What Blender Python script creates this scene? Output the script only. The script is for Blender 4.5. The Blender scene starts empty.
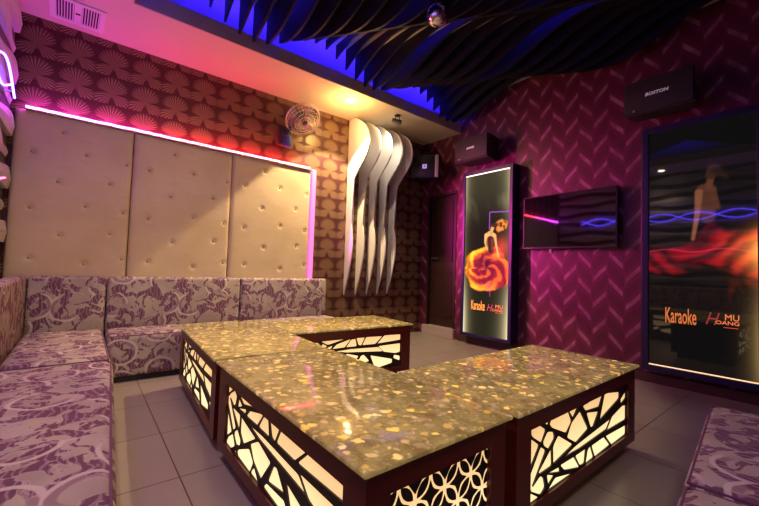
import bpy, bmesh, math, random
import numpy as np
from mathutils import Vector, Matrix
from mathutils.geometry import delaunay_2d_cdt
random.seed(7)
C = bpy.context.scene.collection
PI = math.pi

# ------------------------------------------------------------------ node helpers
class X:
    """a float socket wrapped for arithmetic in a node tree"""
    def __init__(s, nt, sock): s.nt = nt; s.s = sock
    def _op(s, op, *a):
        n = s.nt.nodes.new('ShaderNodeMath'); n.operation = op
        for i, v in enumerate((s,) + a):
            if isinstance(v, X): s.nt.links.new(v.s, n.inputs[i])
            else: n.inputs[i].default_value = v
        return X(s.nt, n.outputs[0])
    def __add__(s, o): return s._op('ADD', o)
    __radd__ = __add__
    def __mul__(s, o): return s._op('MULTIPLY', o)
    __rmul__ = __mul__
    def __sub__(s, o): return s._op('SUBTRACT', o)
    def __rsub__(s, o): return (s * -1.0) + o
    def __truediv__(s, o): return s._op('DIVIDE', o)
    def __pow__(s, o): return s._op('POWER', o)
    def lt(s, o): return s._op('LESS_THAN', o)
    def gt(s, o): return s._op('GREATER_THAN', o)
    def abs(s): return s._op('ABSOLUTE')
    def sin(s): return s._op('SINE')
    def cos(s): return s._op('COSINE')
    def sqrt(s): return s._op('SQRT')
    def fract(s): return s._op('FRACT')
    def floor(s): return s._op('FLOOR')
    def atan2(s, o): return s._op('ARCTAN2', o)
    def max(s, o): return s._op('MAXIMUM', o)
    def min(s, o): return s._op('MINIMUM', o)
    def pingpong(s, o): return s._op('PINGPONG', o)
    def smooth(s, a, b, lo=0.0, hi=1.0):
        n = s.nt.nodes.new('ShaderNodeMapRange'); n.interpolation_type = 'SMOOTHSTEP'
        s.nt.links.new(s.s, n.inputs[0])
        for i, v in zip((1, 2, 3, 4), (a, b, lo, hi)): n.inputs[i].default_value = v
        return X(s.nt, n.outputs[0])

class Mat:
    def __init__(self, name, color=(.5, .5, .5), rough=.5, metal=0, spec=.5, emit=None, strength=0, coat=0):
        self.m = bpy.data.materials.new(name); self.m.use_nodes = True
        self.nt = self.m.node_tree
        self.b = self.nt.nodes['Principled BSDF']
        self.set(color, rough, metal, spec, emit, strength, coat)
    def set(self, color, rough, metal, spec, emit, strength, coat):
        i = self.b.inputs
        i['Base Color'].default_value = (*color, 1); i['Roughness'].default_value = rough
        i['Metallic'].default_value = metal; i['Specular IOR Level'].default_value = spec
        i['Coat Weight'].default_value = coat; i['Coat Roughness'].default_value = .05
        if emit: i['Emission Color'].default_value = (*emit, 1); i['Emission Strength'].default_value = strength
    def coords(self, kind='Object', scale=None):
        t = self.nt.nodes.new('ShaderNodeTexCoord'); s = t.outputs[kind]
        if scale:
            mp = self.nt.nodes.new('ShaderNodeMapping'); mp.inputs['Scale'].default_value = scale
            self.nt.links.new(s, mp.inputs[0]); s = mp.outputs[0]
        return s
    def xyz(self, sock):
        n = self.nt.nodes.new('ShaderNodeSeparateXYZ'); self.nt.links.new(sock, n.inputs[0])
        return [X(self.nt, o) for o in n.outputs]
    def vec(self, x, y, z=0.0):
        n = self.nt.nodes.new('ShaderNodeCombineXYZ')
        for i, v in enumerate((x, y, z)):
            if isinstance(v, X): self.nt.links.new(v.s, n.inputs[i])
            else: n.inputs[i].default_value = v
        return n.outputs[0]
    def noise(self, sock, scale, detail=2, distortion=0, rough=.5):
        n = self.nt.nodes.new('ShaderNodeTexNoise')
        n.inputs['Scale'].default_value = scale; n.inputs['Detail'].default_value = detail
        n.inputs['Distortion'].default_value = distortion; n.inputs['Roughness'].default_value = rough
        self.nt.links.new(sock, n.inputs['Vector']); return X(self.nt, n.outputs['Fac'])
    def voronoi(self, sock, scale, rand=1, feature='F1'):
        n = self.nt.nodes.new('ShaderNodeTexVoronoi'); n.voronoi_dimensions = '2D'; n.feature = feature
        n.inputs['Scale'].default_value = scale; n.inputs['Randomness'].default_value = rand
        self.nt.links.new(sock, n.inputs['Vector']); return n
    def mix(self, fac, a, b):
        n = self.nt.nodes.new('ShaderNodeMix'); n.data_type = 'RGBA'
        f, ia, ib = n.inputs[0], n.inputs[6], n.inputs[7]
        if isinstance(fac, X): self.nt.links.new(fac.s, f)
        else: f.default_value = fac
        for v, s in ((a, ia), (b, ib)):
            if isinstance(v, tuple): s.default_value = (*v, 1)
            else: self.nt.links.new(v, s)
        return n.outputs[2]
    def link(self, sock, name):
        self.nt.links.new(sock.s if isinstance(sock, X) else sock, self.b.inputs[name])
    def bump(self, h, strength=.3, dist=.01):
        n = self.nt.nodes.new('ShaderNodeBump'); n.inputs['Strength'].default_value = strength
        n.inputs['Distance'].default_value = dist
        self.nt.links.new(h.s, n.inputs['Height']); self.nt.links.new(n.outputs[0], self.b.inputs['Normal'])

M = {}
def plain(key, *a, **k): M[key] = Mat(key, *a, **k).m
# plain ones (each gets a light procedural grain where it matters)
plain('plaster', (.66, .60, .46), .6)
plain('fascia', (.42, .36, .28), .6)
plain('ceiling', (.45, .43, .5), .8)
plain('slat_black', (.007, .008, .022), .6, spec=.25)
plain('mahogany', (.105, .011, .010), .30, spec=.35)
plain('lattice_dark', (.010, .005, .004), .5)
plain('plinth_dark', (.02, .008, .007), .6)
plain('blue_frame', (.010, .008, .065), .4)
plain('black_plastic', (.012, .012, .013), .35)
plain('speaker_box', (.035, .030, .026), .55)
plain('bracket', (.02, .02, .02), .5)
plain('silver_strip', (.35, .33, .38), .35, metal=.3)
plain('badge', (.7, .65, .75), .4, emit=(.75, .65, .8), strength=.22)
plain('badge_violet', (.5, .4, .8), .4, emit=(.45, .35, .9), strength=.6)
plain('badge_hole', (.03, .02, .06), .4)
plain('screen', (.004, .004, .005), .04, spec=.9)
plain('fin_white', (.80, .77, .72), .45)
plain('vent_white', (.75, .74, .74), .5)
plain('vent_dark', (.03, .02, .05), .8)
plain('rib_grey', (.50, .48, .47), .55)
plain('relief_back', (.10, .085, .085), .8)
plain('door_wood', (.030, .010, .009), .45)
plain('door_frame', (.022, .010, .008), .5)
plain('marble', (.42, .34, .31), .3)
plain('skirting', (.05, .022, .014), .5)
plain('steel', (.55, .55, .57), .25, metal=1)
plain('mirror', (.75, .72, .78), .08, metal=1)
plain('fan_cage', (.62, .60, .62), .35, metal=.6)
plain('fan_blade', (.30, .16, .34), .3)
plain('fan_hub', (.02, .02, .03), .4)
plain('fan_motor', (.025, .025, .05), .4)
plain('fan_blue', (.04, .06, .30), .35)
plain('wall_plain', (.10, .05, .07), .8)
plain('glow_blue', (.1, .1, .3), emit=(.035, .012, 1.0), strength=120)
plain('glow_blue_dim', (.1, .1, .3), emit=(.04, .015, 1.0), strength=12)
plain('glow_neon', (.1, .1, .3), emit=(.10, .05, 1.0), strength=24)
plain('glow_neon_pink', (.3, .1, .15), emit=(1.0, .06, .20), strength=10)
plain('glow_red', (.3, .1, .1), emit=(1.0, .035, .085), strength=95)
plain('glow_magenta', (.5, .2, .4), emit=(1.0, .14, .56), strength=1.15)
plain('glow_lamp', (1, .9, .7), emit=(1.0, .86, .6), strength=60)
plain('glow_strip_warm', (1, .8, .5), emit=(1.0, .66, .36), strength=1.3)
plain('glow_strip_white', (1, .9, .8), emit=(1.0, .90, .74), strength=1.6)
plain('text_orange', (.6, .2, .03), emit=(1.0, .30, .07), strength=.52)
plain('text_amber', (.6, .2, .03), emit=(1.0, .42, .06), strength=.95)
plain('text_red', (.6, .05, .03), emit=(1.0, .10, .04), strength=.85)
plain('text_redorange', (.6, .1, .03), emit=(1.0, .24, .08), strength=.95)
plain('text_pink', (.4, .05, .1), emit=(.7, .06, .16), strength=.6)
plain('text_dimred', (.3, .05, .04), emit=(.40, .05, .04), strength=.6)
plain('white_plastic', (.8, .78, .78), .4)

m = Mat('glow_red', (.3, .1, .1), .5)
x, y, z = m.xyz(m.coords('Object'))
m.link(m.mix(x.smooth(-.1, 1.35), (.62, .04, 1.0), (1.0, .035, .070)), 'Emission Color'); m.b.inputs['Emission Strength'].default_value = 95
M['glow_red'] = m.m
# light panel behind the fretwork, a touch brighter toward its bottom
m = Mat('light_panel', (.8, .6, .3), .6)
z = m.xyz(m.coords('Object'))[2]
m.link(m.mix(z.smooth(.10, .40), (1.0, .80, .42), (1.0, .62, .27)), 'Emission Color')
n = m.noise(m.coords('Object'), 6)
m.link(z.smooth(.08, .42, 1.25, .92) * n.smooth(.2, .8, .92, 1.06), 'Emission Strength'); M['light_panel'] = m.m

# floor tiles
m = Mat('floor_tile', rough=.28, spec=.5)
x, y, z = m.xyz(m.coords('Object'))
gx = (((x - .388) / .5).fract() - .5).abs(); gy = (((y - .80) / .53).fract() - .5).abs()
grout = gx.gt(.4945).max(gy.gt(.4945))
cell = m.vec(((x - .388) / .5).floor(), ((y - .80) / .53).floor())
wn = m.nt.nodes.new('ShaderNodeTexWhiteNoise'); m.nt.links.new(cell, wn.inputs[0])
tone = X(m.nt, wn.outputs[0]) * .22 + m.noise(m.coords('Object'), 1.5, 1) * .10
col = m.mix(tone.smooth(.05, .42), (.30, .262, .232), (.345, .30, .265))
m.link(m.mix(grout, col, (.055, .045, .045)), 'Base Color')
m.bump(grout * -1.0, .4, .003); M['floor_tile'] = m.m

# fan-shell wallpaper (wall with the padded panels)
m = Mat('shell_wallpaper', rough=.45)
x, y, z = m.xyz(m.coords('Object'))
P = .257
u = ((x + .129) / P + .5).fract() - .5; v = ((z - .155) / P + .38).fract() - .38
th = v.atan2(u); r = (u * u + v * v).sqrt()
def sector(c, half, R, p):
    w = ((th - math.radians(c) + 3 * PI) / (2 * PI)).fract() * (2 * PI) - PI
    q = (w * (90.0 / half)).max(-PI / 2).min(PI / 2).cos().max(.0001) ** p
    return q * R - r
edge = sector(90, 78, .60, .12).max(sector(218, 37, .66, .22)).max(sector(-38, 37, .66, .22))
inside = edge.smooth(.0, .05)
ray = (th * 32.0).sin().smooth(-.2, .7)
gold = m.mix(ray, (.085, .042, .026), (.30, .185, .10))
lit = edge.smooth(0, .20, .35, 1.0)
c0 = m.mix(inside * lit, (.060, .009, .009), gold)
m.link(c0, 'Base Color')
m.link(inside.smooth(0, 1, .6, .34), 'Roughness'); M['shell_wallpaper'] = m.m

# purple chevron wallpaper (wall with the posters)
m = Mat('chevron_wallpaper', rough=.42)
x, y, z = m.xyz(m.coords('Object'))
w = .148
k = (y - 2.362) / w
tri = (k * .5).fract() * 2.0
tri = (tri - 1.0).abs()               # 1 at column seams 0,2,..  0 at 1,3,..
par = (k.floor() * .5).fract().gt(.25)
t = (z - .60 - tri * .155) / .27
band = (t + par * .5).fract()
cw = ((k.fract() - .5).abs()).smooth(.46, .36)
stripe = band.smooth(.03, .08) * band.smooth(.27, .22) * cw
hatch = ((y + z * .35) * 430.0).sin().smooth(-.3, .5, .45, 1.0)
fade = m.noise(m.coords('Object'), 7, 2).smooth(.35, .7, .35, 1.0)
dark2 = (band.smooth(.40, .46) * band.smooth(.88, .82))
base = m.mix(m.noise(m.coords('Object'), 60, 2), (.095, .010, .034), (.145, .017, .052))
base = m.mix(dark2 * .5, base, (.050, .007, .019))
seam = (((k).fract() - .5).abs()).gt(.47)
base = m.mix(seam * .35, base, (.17, .020, .055))
m.link(m.mix(stripe * hatch * fade * .9, base, (.44, .24, .35)), 'Base Color')
M['chevron_wallpaper'] = m.m

# brocade upholstery in UV metres
def fabric(name, dark=1.0):
    m = Mat(name, rough=.75, spec=.25)
    uv = m.coords('UV')
    u, v, _ = m.xyz(uv)
    nz = m.noise(uv, 5, 2)
    duv = m.vec(u + nz * .05, v + nz * .05)
    vo = m.voronoi(duv, 3.9, .75)
    d = X(m.nt, vo.outputs['Distance'])
    sx, sy, _z = m.xyz(vo.outputs['Position'])
    ang = (v - sy / 1.0).atan2(u - sx / 1.0)
    gate = m.noise(uv, 3.1, 1).smooth(.44, .50)
    ring = (d - .40).abs().smooth(.042, .020) * gate
    halo = (d - .33).abs().smooth(.07, .04) * gate
    leafn = m.noise(uv, 9.5, 3.0, 1.3)
    leaf = leafn.smooth(.50, .525)
    wv = m.nt.nodes.new('ShaderNodeTexWave'); wv.inputs['Scale'].default_value = 12
    wv.inputs['Distortion'].default_value = 9; wv.inputs['Detail'].default_value = 1; wv.inputs['Detail Scale'].default_value = 1.2
    m.nt.links.new(uv, wv.inputs['Vector'])
    vein = X(m.nt, wv.outputs['Fac']).smooth(.72, .9)
    outl = leafn.smooth(.47, .49) * leafn.smooth(.515, .495)
    base = m.mix(m.noise(uv, 4, 2).smooth(.35, .65), (.38 * dark, .32 * dark, .275 * dark), (.48 * dark, .425 * dark, .345 * dark))
    c = m.mix(halo * .55, base, (.21 * dark, .07 * dark, .16 * dark))
    c = m.mix(leaf * .92, c, (.140 * dark, .050 * dark, .100 * dark))
    c = m.mix(leaf * vein * .65, c, (.40 * dark, .27 * dark, .33 * dark))
    c = m.mix(outl * .7, c, (.50 * dark, .42 * dark, .41 * dark))
    c = m.mix(ring * .95, c, (.62 * dark, .55 * dark, .50 * dark))
    m.link(c, 'Base Color')
    weave = (u * 900.0).sin() * (v * 900.0).sin()
    m.bump(leaf * .6 + ring + weave * .15, .25, .004)
    M[name] = m.m
fabric('brocade')
plain('piping', (.16, .06, .13), .7)
plain('sofa_base', (.012, .008, .008), .7)

# padded leatherette
m = Mat('leatherette', rough=.42, spec=.4)
n1 = m.noise(m.coords('Object'), 2.5, 3); n2 = m.noise(m.coords('Object', (1, 1, 3)), 7, 4)
c = m.mix(n1.smooth(.3, .7), (.57, .455, .265), (.65, .53, .335))
m.link(m.mix(n2.smooth(.55, .75) * .35, c, (.50, .39, .27)), 'Base Color')
m.bump(n2 + m.noise(m.coords('Object'), 160, 2) * .1, .12, .01); M['leatherette'] = m.m
plain('leather_button', (.40, .31, .21), .45)

# back-lit stone with shell chips
m = Mat('lit_stone', rough=.07, spec=.5)
o = m.coords('Object'); x, y, z = m.xyz(o)
def chips(scale, thresh, rmin, rmax, seed):
    nz = m.noise(o, 40, 2) * .030
    v = m.voronoi(m.vec(x + nz + seed, y * 1.0 + nz, 0.0), scale)
    cs = m.nt.nodes.new('ShaderNodeSeparateColor'); m.nt.links.new(v.outputs['Color'], cs.inputs[0])
    a, b, c_ = [X(m.nt, s) for s in cs.outputs]
    d = X(m.nt, v.outputs['Distance'])
    return (d - (b * (rmax - rmin) + rmin)).smooth(.14, -.06) * a.gt(thresh), c_, a
k1, h1, a1 = chips(24, .48, .12, .42, 0.0)
k2, h2, a2 = chips(46, .62, .12, .38, 3.3)
nb = m.noise(o, 11, 6, .6, .7)
base = m.mix(nb.smooth(.32, .68), (.28, .215, .050), (.48, .40, .13))
spk = m.noise(o, 110, 3)
base = m.mix(spk.smooth(.56, .70) * .6, base, (.13, .080, .028))
base = m.mix(m.noise(o, 70, 2).smooth(.62, .72) * .5, base, (.50, .42, .28))
c1 = m.mix(h1, (.66, .42, .10), (.60, .50, .26)); c2 = m.mix(h2, (.54, .40, .14), (.50, .41, .20))
col = m.mix(k2 * .65, base, c2); col = m.mix(k1 * .85, col, c1)
m.link(col, 'Base Color')
glow = k1 * h1.smooth(.85, .30) * a1.smooth(.5, 1.0, .25, 1.0) * .85 + k2 * h2.smooth(.7, .35) * .25
m.link(m.mix(k1.max(k2), (1.0, .72, .24), m.mix(h1.smooth(.1, .5), (1.0, .58, .08), (1.0, .66, .24))), 'Emission Color')
m.link(glow + nb.smooth(.35, .75) * .12 + .075, 'Emission Strength')
M['lit_stone'] = m.m

# painted print for the light boxes (colour stored on the mesh)
def print_mat(name, strength, coat):
    m = Mat(name, (.004, .004, .004), .12, spec=.6 if coat < .1 else .0)
    a = m.nt.nodes.new('ShaderNodeVertexColor'); a.layer_name = 'print'
    m.nt.links.new(a.outputs[0], m.b.inputs['Emission Color']); m.b.inputs['Emission Strength'].default_value = strength
    m.b.inputs['Roughness'].default_value = coat; M[name] = m.m
print_mat('print_bright', 1.7, .40)
print_mat('print_dim', 1.0, .03)
# wall speaker grille
m = Mat('grille', (.03, .028, .025), .6)
u, v, _ = m.xyz(m.coords('UV'))
m.link(m.mix(((u * 700.0).sin() * (v * 700.0).sin()).smooth(-.2, .4), (.016, .014, .012), (.050, .043, .036)), 'Base Color')
M['grille'] = m.m

# ------------------------------------------------------------------ mesh helpers
def boxuv(me):
    uvl = me.uv_layers.new(name='UVMap')
    for p in me.polygons:
        nx, ny, nz = [abs(c) for c in p.normal]
        for li in p.loop_indices:
            c = me.vertices[me.loops[li].vertex_index].co
            if nz >= nx and nz >= ny: uvl.data[li].uv = (c.x, c.y)
            elif nx >= ny: uvl.data[li].uv = (c.y, c.z)
            else: uvl.data[li].uv = (c.x, c.z)

def obj(name, bm, mat, parent=None, smooth=False, loc=None):
    bmesh.ops.recalc_face_normals(bm, faces=bm.faces)
    me = bpy.data.meshes.new(name); bm.to_mesh(me); bm.free()
    me.materials.append(M[mat])
    boxuv(me)
    if smooth:
        for p in me.polygons: p.use_smooth = True
        try: me.set_sharp_from_angle(angle=math.radians(40))
        except Exception: pass
    o = bpy.data.objects.new(name, me); C.objects.link(o)
    if parent: o.parent = parent
    if loc: o.location = loc
    return o

def tag(o, label=None, cat=None, group=None, kind=None):
    if label: o['label'] = label
    if cat: o['category'] = cat
    if group: o['group'] = group
    if kind: o['kind'] = kind
    return o

def thing(name, label, cat, loc=(0, 0, 0), rot=(0, 0, 0), group=None):
    o = bpy.data.objects.new(name, None); C.objects.link(o)
    o.empty_display_size = .05
    o.location = loc; o.rotation_euler = rot
    return tag(o, label, cat, group)

def struct(name, bm, mat, smooth=False):
    return tag(obj(name, bm, mat, None, smooth), kind='structure')

def add_box(bm, x0, x1, y0, y1, z0, z1, bev=0, seg=3, mat=None):
    r = bmesh.ops.create_cube(bm, size=1)
    vs = r['verts']
    bmesh.ops.scale(bm, vec=(x1 - x0, y1 - y0, z1 - z0), verts=vs)
    bmesh.ops.translate(bm, vec=((x0 + x1) / 2, (y0 + y1) / 2, (z0 + z1) / 2), verts=vs)
    if bev:
        es = list({e for v in vs for e in v.link_edges})
        r = bmesh.ops.bevel(bm, geom=es, offset=bev, segments=seg, profile=.5, affect='EDGES')
        vs = r['verts']
    if mat is not None: bmesh.ops.transform(bm, matrix=mat, verts=vs)
    return bm
def bx(*a, **k): return add_box(bmesh.new(), *a, **k)

def add_cyl(bm, p0, p1, r0, r1=None, seg=20):
    r1 = r0 if r1 is None else r1
    p0, p1 = Vector(p0), Vector(p1); d = p1 - p0
    m = Matrix.Translation((p0 + p1) / 2) @ d.to_track_quat('Z', 'Y').to_matrix().to_4x4()
    bmesh.ops.create_cone(bm, cap_ends=True, segments=seg, radius1=r0, radius2=r1, depth=d.length, matrix=m)
    return bm
def cyl(*a, **k): return add_cyl(bmesh.new(), *a, **k)

def add_tube(bm, pts, r, seg=8, closed=False):
    pts = [Vector(p) for p in pts]; n = len(pts); rings = []
    for i, p in enumerate(pts):
        a = pts[(i - 1) % n] if (closed or i > 0) else p
        b = pts[(i + 1) % n] if (closed or i < n - 1) else p
        t = (b - a).normalized()
        up = Vector((0, 0, 1)) if abs(t.z) < .95 else Vector((1, 0, 0))
        s = t.cross(up).normalized(); w = s.cross(t)
        rings.append([bm.verts.new(p + (s * math.cos(2 * PI * k / seg) + w * math.sin(2 * PI * k / seg)) * r) for k in range(seg)])
    m = n if closed else n - 1
    for i in range(m):
        A, B = rings[i], rings[(i + 1) % n]
        for k in range(seg): bm.faces.new((A[k], A[(k + 1) % seg], B[(k + 1) % seg], B[k]))
    if not closed:
        bm.faces.new(rings[0][::-1]); bm.faces.new(rings[-1])
    return bm
def tube(*a, **k): return add_tube(bmesh.new(), *a, **k)

def add_prism(bm, poly, fn, t0, t1):
    """poly: 2D points; fn(a, b, t) -> 3D; extruded from t0 to t1"""
    A = [bm.verts.new(fn(a, b, t0)) for a, b in poly]; B = [bm.verts.new(fn(a, b, t1)) for a, b in poly]
    n = len(poly)
    fa = bm.faces.new(A); fb = bm.faces.new(B[::-1])
    for i in range(n): bm.faces.new((A[i], B[i], B[(i + 1) % n], A[(i + 1) % n]))
    bmesh.ops.triangulate(bm, faces=[fa, fb])
    return bm

def add_lathe(bm, prof, seg=28, mat=None):
    rings = []
    for r, z in prof:
        rings.append([bm.verts.new((r * math.cos(2 * PI * k / seg), r * math.sin(2 * PI * k / seg), z)) for k in range(seg)])
    for A, B in zip(rings, rings[1:]):
        for k in range(seg): bm.faces.new((A[k], A[(k + 1) % seg], B[(k + 1) % seg], B[k]))
    if prof[0][0] > 1e-4: bm.faces.new(rings[0][::-1])
    if prof[-1][0] > 1e-4: bm.faces.new(rings[-1])
    bmesh.ops.remove_doubles(bm, verts=bm.verts, dist=1e-5)
    if mat is not None: bmesh.ops.transform(bm, matrix=mat, verts=bm.verts)
    return bm

def text_obj(name, body, mat, parent, W, H, place, depth=.001, shear=0.0, bold=.0):
    """lettering mesh fitted to W x H; place(a, b, t) -> 3D with a right, b up, t out"""
    cu = bpy.data.curves.new('lettering_curve', 'FONT'); cu.body = body; cu.size = 1; cu.extrude = .01; cu.offset = bold; cu.shear = shear
    cu.resolution_u = 3
    t = bpy.data.objects.new('lettering_tmp', cu); C.objects.link(t)
    dg = bpy.context.evaluated_depsgraph_get(); dg.update()
    me = bpy.data.meshes.new_from_object(t.evaluated_get(dg))
    bpy.data.objects.remove(t); bpy.data.curves.remove(cu)
    co = np.array([v.co[:] for v in me.vertices])
    lo, hi = co.min(0), co.max(0)
    for v in me.vertices:
        a = (v.co.x - lo[0]) / (hi[0] - lo[0]) * W; b = (v.co.y - lo[1]) / (hi[1] - lo[1]) * H
        tt = (v.co.z - lo[2]) / max(hi[2] - lo[2], 1e-6) * depth
        v.co = place(a, b, tt)
    me.materials.append(M[mat]); me.name = name
    o = bpy.data.objects.new(name, me); C.objects.link(o); o.parent = parent
    return o

# ------------------------------------------------------------------ room (floor z=0, camera at x=y=0, z=.96)
XL, XR, YB, YF = -.52, 4.15, 4.13, -.75
ZS, ZC = 2.95, 3.36          # soffit underside, ceiling
struct('floor', bx(XL - .1, XR + .1, YF - .1, YB + .1, -.06, 0), 'floor_tile')
struct('ceiling', bx(XL - .1, XR + .1, YF - .1, YB + .1, ZC, ZC + .06), 'ceiling')
struct('wall_back', bx(XL - .1, XR + .1, YB, YB + .1, 0, ZC), 'shell_wallpaper')
struct('wall_left', bx(XL - .1, XL, YF, YB, 0, ZC), 'relief_back')
struct('wall_front', bx(XL, XR, YF - .1, YF, 0, ZC), 'wall_plain')
# right wall with the doorway cut out (y 3.43 .. 3.99, up to 2.12)
bm = bmesh.new()
add_box(bm, XR, XR + .1, YF, 3.43, 0, ZC); add_box(bm, XR, XR + .1, 3.43, 3.99, 2.12, ZC); add_box(bm, XR, XR + .1, 3.99, YB, 0, ZC)
struct('wall_right', bm, 'chevron_wallpaper')
bm = bmesh.new()
add_box(bm, .20, XR, 3.40, YB, ZS, 3.07)
add_box(bm, .20, XR, 3.40, 3.43, 3.07, 3.085)
struct('trim_1', bm, 'plaster')
bm = bmesh.new(); add_box(bm, XL, .20, YF, YB, ZS, 3.07); struct('trim_2', bm, 'plaster')
bm = bmesh.new(); add_box(bm, .20, XR, 3.392, 3.3995, ZS + .002, 3.085); struct('trim_3', bm, 'fascia')
bm = bmesh.new(); add_box(bm, .2005, .208, YF, 3.392, ZS + .002, 3.085); struct('trim_4', bm, 'fascia')
struct('baseboard_right', bx(XR - .035, XR, YF, 3.34, 0, .085, bev=.004), 'skirting')
# door
door = struct('door_1', bx(XR + .045, XR + .085, 3.46, 3.96, .14, 2.09), 'door_wood')
bm = bmesh.new()
for z0, z1 in ((.28, .95), (1.10, 1.98)):
    for a in ((3.53, 3.55, z0, z1), (3.87, 3.89, z0, z1), (3.53, 3.89, z0, z0 + .02), (3.53, 3.89, z1 - .02, z1)):
        add_box(bm, XR + .037, XR + .047, *a)
obj('door_moulding', bm, 'door_wood', door)
bm = bmesh.new(); add_cyl(bm, (XR + .046, 3.90, 1.15), (XR + .0, 3.90, 1.15), .012); add_tube(bm, [(XR + .0, 3.905, 1.15), (XR + .0, 3.82, 1.15), (XR + .006, 3.79, 1.148)], .009)
obj('door_handle', bm, 'steel', door, True)
bm = bmesh.new()
add_box(bm, XR - .01, XR + .09, 3.99 - .035, 3.99, .14, 2.12); add_box(bm, XR - .01, XR + .09, 3.43, 3.465, .14, 2.12); add_box(bm, XR - .01, XR + .09, 3.465, 3.955, 2.085, 2.12)
struct('trim_5', bm, 'door_frame')
struct('trim_6', bx(XR - .06, XR + .09, 3.41, 4.02, 0, .14, bev=.006), 'marble')

# ------------------------------------------------------------------ left wavy relief and its neon lines
bm = bmesh.new()
rel_root = thing('relief_wall_panel', 'grey wavy ribbed relief covering the left wall beside the corner seats', 'wall panel', (XL, 1.7, .84))
ys = np.linspace(-.70, 4.06, 150)
def rib_d(y, k): return .022 + .015 * math.sin(2 * PI * y / 1.06 + (PI if k % 2 else 0))
for k in range(10):
    z0 = .86 + k * .208; z1 = z0 + .165
    if z1 > ZS: break
    rows = []
    for y in ys:
        d = rib_d(y, k); h = (z1 - z0) / 2 * (.72 + .28 * math.sin(2 * PI * y / 1.06 + (PI if k % 2 else 0))); zc = (z0 + z1) / 2
        rows.append([bm.verts.new((XL + a, y, zc + b * h)) for a, b in ((.002, -1), (d, -1), (d + .012, 0), (d, 1), (.002, 1))])
    for A, B in zip(rows, rows[1:]):
        for j in range(5): bm.faces.new((A[j], A[(j + 1) % 5], B[(j + 1) % 5], B[j]))
    bm.faces.new(rows[0]); bm.faces.new(rows[-1][::-1])
bmesh.ops.translate(bm, vec=(-XL, -1.7, -.84), verts=bm.verts)
obj('ribs', bm, 'rib_grey', rel_root)
def neon(label, d, f, r, mat, group=None):
    t = thing('neon_line', label, 'neon light', (XL, 1.5, f(1.5)), group=group); P = Vector((XL, 1.5, f(1.5)))
    obj('glowing_tube', tube([Vector((XL + d, y, f(y))) - P for y in np.linspace(-.68, 3.56, 150)], r), mat, t)
    for y in (-.6, .25, 1.1, 1.95, 2.8, 3.5):
        obj('standoff_clip', cyl(Vector((XL + .0478, y, f(y))) - P, Vector((XL + d, y, f(y))) - P, .004, seg=8), 'vent_white', t)
neon('blue wavy neon line on the left relief wall, rising from its rear end', .070, lambda y: 2.10 + .070 * math.sin(2 * PI * (y - 3.45) / 1.06), .0065, 'glow_neon', 'crossing blue neon lines')
neon('blue wavy neon line on the left relief wall, dipping from its rear end', .093, lambda y: 2.10 - .070 * math.sin(2 * PI * (y - 3.45) / 1.06), .0065, 'glow_neon', 'crossing blue neon lines')
neon('pink wavy neon line low on the left relief wall', .075, lambda y: 1.475 + .028 * math.sin(2 * PI * (y - 3.45) / .8), .006, 'glow_neon_pink')

# ------------------------------------------------------------------ padded panels on the back wall
BTN = [(.18, .13), (.62, .10), (.95, .14), (.40, .28), (.83, .31), (.16, .44), (.60, .48), (.94, .46), (.36, .62), (.80, .65), (.15, .79), (.58, .82), (.95, .80), (.38, .94)]
PANELS = [(-.485, .312, 2.155, 'left'), (.318, 1.203, 2.150, 'middle'), (1.209, 2.150, 2.160, 'right')]
for x0, x1, zt, lab in PANELS:
    t = thing('padded_wall_panel', lab + {'left': ' cream buttoned wall panel, next to the ribbed relief wall', 'middle': ' cream buttoned wall panel, between the two other padded panels', 'right': ' cream buttoned wall panel, ending at the vertical pink light strip'}[lab], 'wall panel', (x0, YB, .70), group='cream padded wall panels')
    W, Hh = x1 - x0, zt - .70
    nx, nz = 90, 140
    us = np.linspace(0, 1, nx); vs = np.linspace(0, 1, nz)
    bts = [(u * W, (.06 + .9 * v) * Hh) for u, v in BTN]
    bm = bmesh.new(); g = []
    for v in vs:
        row = []
        for u in us:
            a, b = u * W, v * Hh
            e = min(a, W - a, b, Hh - b)
            dpt = .045 - .022 * math.exp(-(e / .012))
            for ba, bb in bts:
                r2 = (a - ba) ** 2 + (b - bb) ** 2
                if r2 < .01: dpt -= .013 * math.exp(-r2 / .0005)
            dpt += .0025 * math.sin(a * 9 + 2 * math.sin(b * 5)) * math.sin(b * 7)
            row.append(bm.verts.new((a, -dpt, b)))
        g.append(row)
    for A, B in zip(g, g[1:]):
        for j in range(nx - 1): bm.faces.new((A[j], A[j + 1], B[j + 1], B[j]))
    rim = [g[0][j] for j in range(nx)] + [g[i][-1] for i in range(1, nz)] + [g[-1][j] for j in range(nx - 2, -1, -1)] + [g[i][0] for i in range(nz - 2, 0, -1)]
    back = [bm.verts.new((v.co.x, -.001, v.co.z)) for v in rim]
    for i in range(len(rim)): bm.faces.new((rim[i], rim[(i + 1) % len(rim)], back[(i + 1) % len(rim)], back[i]))
    pad = obj('padding', bm, 'leatherette', t, True)
    for ba, bb in bts:
        if bb + .70 < .80: continue
        bm = bmesh.new(); add_lathe(bm, [(0, .010), (.008, .0085), (.013, .004), (.0145, 0)], 14, Matrix.Translation((ba, -.031, bb)) @ Matrix.Rotation(PI / 2, 4, 'X'))
        obj('button', bm, 'leather_button', pad, True)
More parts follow.
